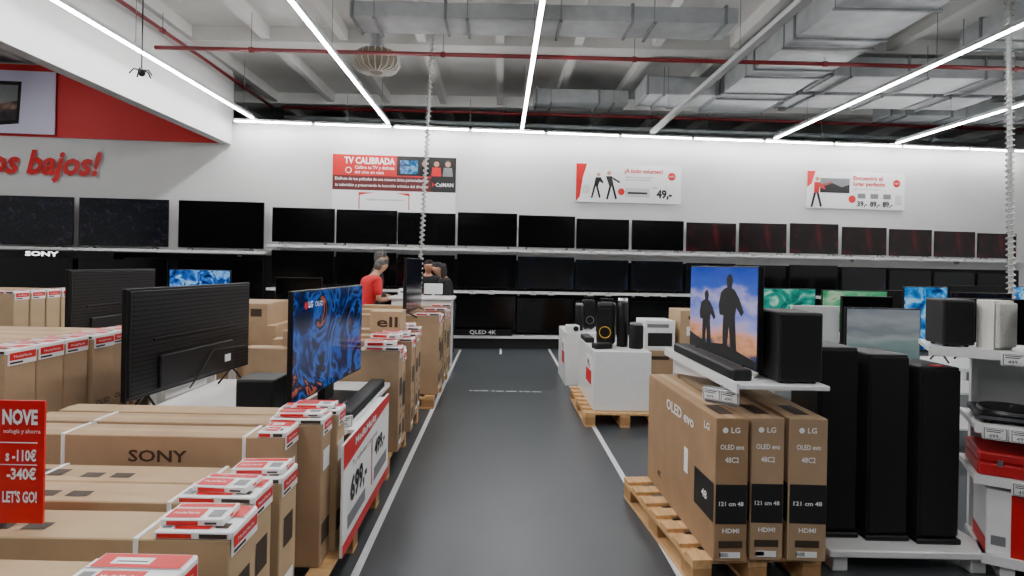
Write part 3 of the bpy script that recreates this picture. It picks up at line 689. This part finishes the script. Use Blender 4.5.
def person(loc,rot,label,skinm,shirt,trous,hairm,lean=.0,arms=((.1,-.28,1.12),(.1,-.28,1.12)),longhair=False,sleeve=1.0,H=1.0,bow=.0):
    t=thing('person',label,'person',loc,rot); t.scale=(H,H,H)
    # lean bends the torso forward; bow adds a further forward tilt of the head
    P=lambda x,y,z:(x,y-lean*max(0,z-.95)-bow*max(0,z-1.45),z-bow*.25*max(0,z-1.45))
    pel=P(0,0,.95);spi=P(0,0,1.10);che=P(0,0,1.26);uc=P(0,.0,1.39);nk=P(0,-.005,1.49);jaw=P(0,-.025,1.56);hd=P(0,-.015,1.64);cr=P(0,.0,1.715)
    RC=(.16,.11); RU=(.12,.085)
    ch=[[(pel,(.15,.11)),(spi,(.135,.10)),(che,RC),(uc,RU),(nk,.05),(jaw,(.058,.075)),(hd,(.08,.1)),(cr,(.062,.075))]]
    ch.append([(hd,(.08,.1)),(P(0,-.125,1.625),.016)])
    for s in(-1,1): ch.append([(hd,(.08,.1)),(P(s*.09,.005,1.64),.018)])
    shc=[[(P(0,0,.82),(.19,.15)),(P(0,0,.95),(.18,.14)),(spi,(.17,.135)),(che,(.2,.145)),(uc,(.165,.115)),(P(0,-.002,1.455),(.078,.07))]]
    trc=[[(P(0,0,1.02),(.155,.12)),(P(0,0,.9),(.165,.13))]]
    for s,hand in((-1,arms[0]),(1,arms[1])):
        sh=P(s*.18,0,1.38); w=Vector((s*(.17+hand[0]),hand[1]-lean*.25,hand[2]))
        mid=(Vector(sh)+w)/2; L=(w-Vector(sh)).length; off=math.sqrt(max(0,.285**2-(L/2)**2))
        el=mid+Vector((s*.3,.55,-.78)).normalized()*off
        d=(w-el).normalized(); palm=w+d*.05; pe=w+d*.09
        sd=Vector((-s*.9,0,.2)); sd=(sd-d*sd.dot(d)).normalized()
        ch.append([(uc,RU),(sh,.058),(tuple(el),.044),(tuple(w),(.03,.026)),(tuple(palm),(.04,.02)),(tuple(pe),(.038,.015))])
        for k,fl in enumerate((.066,.076,.072,.056)):
            b=pe+sd*(.03-.02*k)
            ch.append([(tuple(pe),(.038,.015)),(tuple(b+d*.015),.0095),(tuple(b+d*fl*.55),.009),(tuple(b+d*fl*.85-Vector((0,0,.02))),.0085),(tuple(b+d*fl-Vector((0,0,.04))),.007)])
        tb=w+d*.025+sd*.035
        ch.append([(tuple(palm),(.04,.02)),(tuple(tb),.012),(tuple(tb+d*.035+sd*.02),.0105),(tuple(tb+d*.06+sd*.022),.009)])
        if sleeve>=1: shc.append([(uc,(.165,.115)),(sh,.082),(tuple(el),.066),(tuple(w-d*.01),.045)])
        else: shc.append([(uc,(.165,.115)),(sh,.082),(tuple(Vector(sh)+(el-Vector(sh))*.8),.07)])
        hip=(s*.09,0,.88);kn=(s*.1,-.015,.5);an=(s*.11,.02,.09)
        ch.append([(pel,(.15,.11)),(hip,.088),(kn,.055),(an,.038),((s*.115,-.1,.045),.036),((s*.118,-.16,.035),.028)])
        trc.append([(P(0,0,.9),(.165,.13)),((s*.095,0,.83),.115),(kn,.088),((s*.11,.02,.1),.07)])
        skin('shoe',[[((s*.11,.06,.05),.05),((s*.113,-.06,.047),.05),((s*.118,-.18,.04),.038)]],t,BLK)
    skin('body',ch,t,skinm); skin('shirt',shc,t,shirt); skin('trousers',trc,t,trous)
    hb=MB().ell(P(0,.02,1.672),(.088,.104,.084),hairm,18,10,-.3)
    hb.ell(P(0,.05,1.625),(.08,.062,.08),hairm)
    rr=random.Random(3)
    for i in range(26):
        a=rr.uniform(0,2*pi); e=rr.uniform(.1,1.4)
        c=P(.075*math.cos(e)*math.cos(a),.025+.09*math.cos(e)*math.sin(a),1.68+.07*math.sin(e)); 
        if c[1]>P(0,-.07,1.68)[1] or e>.7: hb.ell(c,(.024,.026,.017),hairm,8,5)
    if longhair:
        hb.ell(P(0,.06,1.56),(.085,.05,.17),hairm)
        for s in(-1,1): hb.ell(P(s*.075,.03,1.56),(.02,.045,.13),hairm)
    hb.obj('hair',t)
    for s in(-1,1): MB().ell(P(s*.032,-.098,1.648),(.013,.01,.008),EYE,8,6).obj('eye',t)
    MB().ell(P(0,-.098,1.575),(.026,.01,.007),LIP,8,6).obj('mouth',t)
    return t
person((-2.04,8.6,0),pi/2+.7,'person in a red polo shirt standing at the counter looking down',SKIN2,SHIRTR,TROUS,HAIRG,.3,((.03,-.28,1.1),(.0,-.26,1.08)),False,.5,.96,.4)
person((-2.12,9.6,0),pi/2+.2,'person in a dark grey jacket standing behind the colleague in red',SKIN2,JACKET,TROUS,HAIRG,.1,((.06,-.2,1.0),(.06,-.2,1.0)),False,1,1.03,.2)
person((-.84,9.55,0),-pi/2+.3,'person with long dark hair in black clothes leaning forward',SKIN2,SHIRTB,TROUS,HAIRD,.2,((.03,-.28,1.1),(.03,-.28,1.1)),True,1,.94,.4)
person((-1.3,10.2,0),.3,'person with dark hair in black clothes behind the counter',SKIN,SHIRTB,TROUS,HAIRD,.1,((.03,-.3,1.1),(.03,-.3,1.1)),False,1,.96,.3)

# ---------------------------------------------------------------- right side
pallet((1.28,3.43,0),pi/2+.09,'pale wooden pallet under three upright television cartons',1.12,.68)
def lgprints(T,H):
    p=[]
    f='left'
    p+=[('d',f,-.035,.655,.014,WHITE),('t',f,'LG',.016,.643,.026,.045,WHITE),
            ('t',f,'OLED evo',0,.56,.024,.12,WHITE),('t',f,'48C2',0,.495,.026,.07,WHITE),
            ('r',f,-T/2+.004,.19,T/2-.004,.385,BLACKP),('t',f,'121 cm 48',0,.28,.02,T*.75,WHITE),
            ('t',f,'HDMI',0,.145,.022,.085,WHITE),('r',f,-.06,.07,.06,.105,BROWNP),('r',f,-.05,.02,.05,.05,WHITE),('r',f,-.055,.025,-.01,.045,BROWNP)]
    p+=[('t','back','OLED evo',.05,.58,.06,.46,WHITE),('t','back','LG',.46,.63,.035,.07,WHITE),('r','back',.3,.19,.56,.385,BLACKP),
        ('t','back','48',.44,.27,.04,.07,WHITE),('r','back',.14,.3,.2,.44,WHITE),('t','back','4K',-.3,.1,.04,.08,BROWNP),('r','top',-.5,-.04,-.3,.04,BROWNP)]
    return p
for (xc,yc,T,r,l) in ((1.155,3.4,.165,.03,'brown television carton with white print and black panel'),(1.36,3.42,.165,.0,'brown television carton with white print and black panel'),(1.575,3.42,.19,-.02,'brown television carton with white print and black panel')):
    carton(1.14,T,.715,l,(xc,yc,PZ),pi/2+r,CARD3 if xc<1.2 else CARD,lgprints(T,.715),'upright cartons under the display shelf')
t=thing('display_shelf','white display shelf carrying a television above the cartons','shelf',(1.46,3.42,0))
MB().rbox((-.26,-.60,1.005),(.19,.64,1.03),PAINTW,.004,1).obj('shelf_board',t)
for (x,y) in((-.2,.625),(.17,.625)): MB().rbox((x-.012,y-.012,0),(x+.012,y+.012,1.005),PAINTW,.003,1).obj('leg',t)
for x in(-.2,.17): MB().add([(x-.01,.6,.86),(x-.01,.6,1.005),(x-.01,-.4,1.005),(x+.01,.6,.86),(x+.01,.6,1.005),(x+.01,-.4,1.005)],[(0,1,2),(5,4,3),(0,3,4,1),(1,4,5,2),(2,5,3,0)],PAINTW).obj('bracket',t)
MB().box((-.275,-.60,.985),(-.262,.64,1.035),PAINTW).obj('price_rail',t)
def sil(b,w,h,l):
    o=(0,-.0145,l)
    def fig(u,v,s):
        pts=[(-.10,0),(-.11,.3),(-.10,.5),(-.17,.50),(-.19,.62),(-.15,.78),(-.08,.83),(-.04,.84),(-.05,.88),(-.06,.94),(-.02,1.0),(.03,1.0),(.06,.94),(.05,.88),(.04,.84),(.09,.82),(.17,.72),(.24,.58),(.2,.53),(.12,.62),(.10,.5),(.12,.3),(.14,0),(.05,0),(.0,.38),(-.04,0)]
        b.poly([(u+x*s*1.7,v+y*s) for x,y in pts],o,X_,Z_,BLKM,.002)
    fig(-.2,.015,.38); fig(.16,.012,.49)
    b.poly([(-w/2+.01,.015),(w/2-.01,.015),(w/2-.01,.05),(.1,.09),(-.2,.06),(-w/2+.01,.1)],o,X_,Z_,BLKM,.0018)
tv('television',1.04,.55,P_SUN,'television showing two silhouetted people against a sunset sky',(1.35,3.46,1.03),-pi/2,None,'feet',.04,False,sil)
soundbar((1.25,3.4,1.03),-pi/2,1.0,'long black soundbar in front of the television')
sub((1.52,3.0,1.03),0,.225,.28,.36,'tall black bookshelf speaker on the display shelf')
t=thing('price_tag_holder','grey holder with two electronic price tags hanging under the shelf','price tag',(1.18,2.99,.86),-.75)
MB().rbox((-.09,-.006,.03),(.09,0,.12),GREY,.003,1).box((-.01,0,.09),(.01,.012,.13),GREY).obj('holder',t)
for x in(-.05,.045): tagm().obj('tag',t,(x,-.007,.045))
t=thing('speaker_platform','low white platform under the tall speakers','platform',(2.24,3.3,0))
MB().rbox((-.47,-.3,.09),(.43,.4,.13),PAINTW,.006,1).obj('platform_top',t)
for x in(-.39,.35):
    for y in(-.22,.3): MB().rbox((x-.04,y-.04,0),(x+.04,y+.04,.09),PAINTW,.004,1).obj('foot',t)
for (xc,h,yc) in((1.89,1.05,3.30),(2.15,1.02,3.27),(2.41,.96,3.24)):
    t=thing('floor_speaker','tall matte black floor-standing speaker with fabric front','speaker',(xc,yc,.13),0,'tall speakers on the platform')
    w=.108
    MB().rbox((-w,-.14,.03),(w,.16,h),BLKM,.008,2).obj('cabinet',t)
    MB().rbox((-w+.006,-.155,.05),(w-.006,-.139,h-.015),CLOTH,.005,2).obj('grille',t)
    MB().rbox((-w-.012,-.16,0),(w+.012,.18,.03),BLK,.006,1).obj('plinth',t)
meta(MB().box((-.03,-.002,0),(.03,.04,.004),RED).text('MediaMarkt',0,.012,.01,(0,0,.004),X_,Y_,WHITE,w=.05).obj('price_sticker',None,(2.42,3.12,1.09)),'small red sticker on top of the speaker','sticker')
table(2.0,2.95,3.75,4.3,.98,'white display table behind the tall speakers')
t=thing('presentation_board','plain pale grey back of a presentation board','display panel',(2.20,3.95,.98),.05)
MB().rbox((-.17,0,0),(.17,.03,.38),HOUS,.005,1).box((-.12,-.05,0),(.12,.08,.01),HOUS).obj('board_with_foot',t)
tv('television',.5,.36,P_SEA,'television showing a pale cloudy sea landscape',(2.64,3.92,.98),-.05,None,'feet',.015)

R=-pi/6; org=Vector((2.36,3.12,0)); ux=Vector((math.cos(R),math.sin(R),0)); uy=Vector((-math.sin(R),math.cos(R),0))
def U(a,b,z): p=org+ux*a+uy*b; return (p.x,p.y,z)
t=thing('shelving_unit','white metal shelving unit with price rails and four shelves','shelving unit',tuple(org),R)
for z,a0 in((1.2,0.0),(.81,.2),(.54,.2),(.13,.24)):
    MB().rbox((a0,0,z-.03),(1.4,.42,z),PAINTW,.003,1).box((a0,-.012,z-.045),(1.4,0,z+.004),PAINTW).obj('shelf_board',t)
MB().box((.25,.42,.0),(1.4,.44,1.18),PAINTW).obj('back_panel',t)
for a in(.265,1.385): MB().box((a-.015,.38,0),(a+.015,.42,1.17),PAINTW).obj('upright',t)
for a in(.35,1.3): MB().box((a-.03,.02,0),(a+.03,.4,.1),PAINTW).obj('foot',t)
sub(U(.11,.15,1.2),R+.35,.16,.18,.26,'small black bookshelf speaker on the top shelf')
t=thing('curved_speaker','cream speaker with curved sides and fabric front','speaker',U(.32,.13,1.2),R+.9)
b=MB(); n=12; pr=[]
for i in range(n+1):
    a=pi*i/n; pr.append((.085*math.cos(a),-.02+.12*math.sin(a)))
vs=[(x,y,0.0) for x,y in pr]+[(x,y,.26) for x,y in pr]; k=len(pr)
b.add(vs,[(i,i+1,k+i+1,k+i) for i in range(k-1)]+[tuple(range(k-1,-1,-1)),tuple(range(k,2*k)),(0,k,2*k-1,k-1)],CREAM); b.obj('cabinet',t)
MB().rbox((-.08,-.045,.01),(.08,-.02,.25),CRC,.01,2).obj('grille',t)
sub(U(.54,.16,1.2),R,.17,.22,.25,'black bookshelf speaker with exposed drivers on the top shelf',BLKM,True,'bookshelf_speaker')
t=thing('turntable','flat black and silver record player on the shelf','record player',U(.43,.2,.81),R)
MB().rbox((-.2,-.17,.015),(.2,.17,.05),BLK,.006,1).box((-.2,-.171,.024),(.2,-.169,.04),SILVER).obj('plinth',t)
MB().cyl((-.04,0,.05),(-.04,0,.065),.145,.145,SILVER,32).cyl((-.04,0,.065),(-.04,0,.07),.14,.14,BLK,32).cyl((-.04,0,.07),(-.04,0,.08),.006,.006,SILVER,8).obj('platter',t)
MB().tube([(.16,.1,.05),(.16,.1,.085),(.15,-.02,.085),(.1,-.1,.075)],.006,SILVER,8).obj('tonearm',t)
for x in(-.16,.16):
    for y in(-.13,.13): MB().cyl((x,y,0),(x,y,.016),.02,.02,BLK,12).obj('rubber_foot',t)
t=thing('suitcase_record_player','wide red suitcase record player on the lower shelf','record player',U(.46,.18,.54),R)
MB().rbox((-.24,-.17,0),(.24,.16,.07),REDCASE,.012,2).obj('case_body',t); MB().rbox((-.24,-.17,.073),(.24,.16,.125),REDCASE,.012,2).obj('case_lid',t)
for x in(-.15,.15): MB().rbox((x-.012,-.176,.055),(x+.012,-.168,.09),SILVER,.002,1).obj('latch',t)
MB().tube([(-.05,-.17,.04),(-.05,-.195,.04),(.05,-.195,.04),(.05,-.17,.04)],.006,BLK,8).obj('handle',t)
carton(.4,.3,.34,'white and red retail carton on the bottom shelf',U(.46,.17,.13),R,WHITE,[('r','front',-.1,.0,.2,.34,RED),('r','front',-.18,.05,-.12,.1,GREY),('r','front',-.02,.1,.12,.24,BLACKP),('r','top',-.1,-.15,.2,.15,RED),('r','left',-.15,0,.15,.08,RED)],name='retail_carton',tape=False)
carton(.4,.3,.34,'white and red retail carton on the bottom shelf',U(.92,.17,.13),R,WHITE,[('r','front',-.2,.0,.2,.1,RED)],name='retail_carton',tape=False)
for (a,z) in ((.35,1.13),(.47,1.13),(.28,.74),(.39,.74),(.5,.74),(.61,.74),(.4,.47),(.53,.47)):
    q=clone(tg,U(a,-.025,z),R,(1.05,1,1.05)); q['group']='price tags on the shelving unit'; q['label']='white electronic price tag on the shelf rail'

# ---------------------------------------------------------------- plinths with speakers
pallet((1.28,6.3,0),pi/2,'pale wooden pallet under a white display plinth',1.25,.8)
def plinth(x0,x1,y0,y1,z0,z1,label):
    t=thing('display_plinth',label,'plinth',((x0+x1)/2,(y0+y1)/2,z0)); w=(x1-x0)/2;d=(y1-y0)/2;h=z1-z0
    MB().rbox((-w,-d,0),(w,d,h),PAINTW,.008,1).obj('plinth_body',t)
    b=MB(); b.box((-w-.004,-d*.8,h*.35),(-w,-d*.1,h*.85),WHITE)
    b.rect(d*.12,h*.38,d*.78,h*.62,(-w-.004,0,0),(0,-1,0),Z_,RED); b.text('99,-',d*.45,h*.66,.07,(-w-.004,0,0),(0,-1,0),Z_,BLACKP,w=.2,bold=.04); b.obj('price_poster',t)
plinth(.97,1.55,5.75,6.85,PZ,.75,'white display plinth on the pallet with speakers on top')
plinth(.9,1.45,7.6,8.5,0,.71,'second white display plinth with gadgets on top')
def party(loc,rot,w,h,label,acc):
    t=thing('party_speaker',label,'speaker',loc,rot); d=w*.9
    MB().rbox((-w/2,-d/2,.015),(w/2,d/2,h-.03),BLK,w*.2,4).cyl((-w*.25,0,0),(-w*.25,0,.03),.02,.02,BLK,10).cyl((w*.25,0,0),(w*.25,0,.03),.02,.02,BLK,10).obj('cabinet',t)
    MB().rbox((-w*.42,-d/2-.01,.05),(w*.42,-d/2+.02,h-.08),CLOTH,w*.12,3).obj('grille',t)
    q=w*.3
    MB().tube([(q*math.cos(2*pi*i/20),-d/2-.015,h*.3+q*math.sin(2*pi*i/20)) for i in range(21)],.005,acc,6).obj('light_ring',t)
    MB().tube([(-w*.35,0,h-.04),(-w*.3,0,h),(w*.3,0,h),(w*.35,0,h-.04)],.012,BLK,8).obj('handle',t)
def cylspk(loc,r,h,label,m,top):
    t=thing('portable_speaker',label,'speaker',loc,0)
    MB().lathe([(0,0),(r*.9,0),(r,.01),(r,h*.88),(r*.85,h*.92)],(0,0,0),m,24).obj('cabinet',t)
    MB().lathe([(r*.86,h*.91),(r*.95,h*.94),(r*.8,h),(0,h)],(0,0,0),top,24).obj('control_cap',t)
party((1.17,6.2,.75),-.3,.2,.5,'tall black party speaker with yellow ring on the plinth',YEL)
cylspk((1.33,6.12,.75),.06,.52,'tall slim cylindrical speaker with silver cap on the plinth',BLK,SILVER)
cylspk((1.45,6.0,.75),.075,.27,'short cylindrical black speaker on the plinth',CLOTH,GREY)
soundbar((1.08,5.93,.75),.3,.2,'short black soundbar on the plinth')
soundbar((1.02,6.55,.75),pi/2,.4,'black soundbar on the plinth edge')
cylspk((1.12,7.95,.71),.06,.38,'cylindrical black speaker on the second plinth',BLK,GREY)
party((1.28,8.15,.71),.1,.18,.45,'black party speaker on the second plinth',GREY)
cylspk((1.38,7.8,.71),.05,.22,'small cylindrical black speaker on the second plinth',CLOTH,BLK)
t=thing('projector','small white projector on the second plinth','projector',(1.0,7.72,.71),.2)
MB().rbox((-.08,-.08,0),(.08,.08,.1),PAINTW,.015,2).obj('projector_body',t); MB().lathe([(.035,0),(.035,.02),(.02,.02),(0,.01)],(0.02,-.08,.055),BLK,16,'y').obj('lens',t)
pallet((2.1,6.75,0),0,'pale wooden pallet under stacked cartons',.95,.8)
for (x,z,w,h,m,l) in ((1.83,PZ,.36,.52,CARD,'brown carton at the bottom of the stack'),(2.22,PZ,.4,.6,CARD3,'dark brown carton at the bottom of the stack'),(2.24,PZ+.6,.38,.38,CARD2,'tan carton on top of the stack')):
    carton(w,.45,h,l,(x,6.65,z),0,m,[('r','front',-.12,.1,.02,.2,WHITE),('r','front',.05,.1,.12,.2,BROWNP),('r','front',-.1,h-.1,.1,h-.06,BROWNP)],name='large_carton')
carton(.35,.35,.34,'white retail carton with a dark picture',(1.82,6.62,PZ+.52),.05,WHITE,[('r','front',-.14,.05,.14,.2,BLACKP),('r','front',-.15,.26,.1,.3,GREY)],name='retail_carton',tape=False)
carton(.5,.4,.5,'brown carton standing on the floor behind the pallet',(2.45,5.9,0),.1,CARD,[('r','front',-.12,.1,.02,.2,WHITE)],name='large_carton')
table(2.9,6.0,6.3,7.1,.85,'long white display table with televisions')
for (x,y,w,scr,l,r) in ((3.38,6.75,.75,P_TEAL,'television showing a bright teal picture',.05),(4.02,6.45,.7,P_GREEN,'television showing a green landscape',-.1),(4.82,6.8,.6,SCR,'switched-off black television on the long table',0.1),(5.5,6.5,.62,P_DARK,'television showing a dark city picture',-.15)):
    tv('television',w,.46,scr,l,(x,y,.85),r,'televisions on the long display table','feet',.08)
table(2.95,5.6,4.85,5.5,.8,'long white display table behind the shelving')
for (x,y,w,scr,l,r) in ((3.36,5.2,.5,SCR,'black television seen on the display table',0.1),(3.85,5.15,.4,P_CYAN,'small television showing a bright blue picture',0),(4.55,5.2,.8,SCR,'switched-off black television on the display table',-.05)):
    tv('television',w,.48 if scr is not P_CYAN else .58,scr,l,(x,y,.8),r,'televisions behind the shelving','feet',.1)
table(6.7,9.6,8.2,8.9,.85,'long white display table farther along the hall')
for (x,w,scr) in((7.15,.8,SCR),(8.05,.8,P_CYAN),(8.95,.8,SCR)):
    tv('television',w,.5,scr,'television on the farther display table',(x,8.55,.85),0,'televisions on the farther table','feet',.08)

# ---------------------------------------------------------------- world, camera
w=bpy.data.worlds.new('world'); S.world=w; w.use_nodes=True
w.node_tree.nodes['Background'].inputs[0].default_value=(.8,.85,.9,1); w.node_tree.nodes['Background'].inputs[1].default_value=.3
cd=bpy.data.cameras.new('camera'); cam=bpy.data.objects.new('camera',cd); COL.objects.link(cam)
cam.location=(0,0,1.6); cam.rotation_euler=(pi/2,-math.radians(1.117),0)
cd.sensor_width=36; cd.lens=20; cd.shift_x=12/1024; cd.shift_y=-23/1024; cd.clip_end=100
S.camera=cam
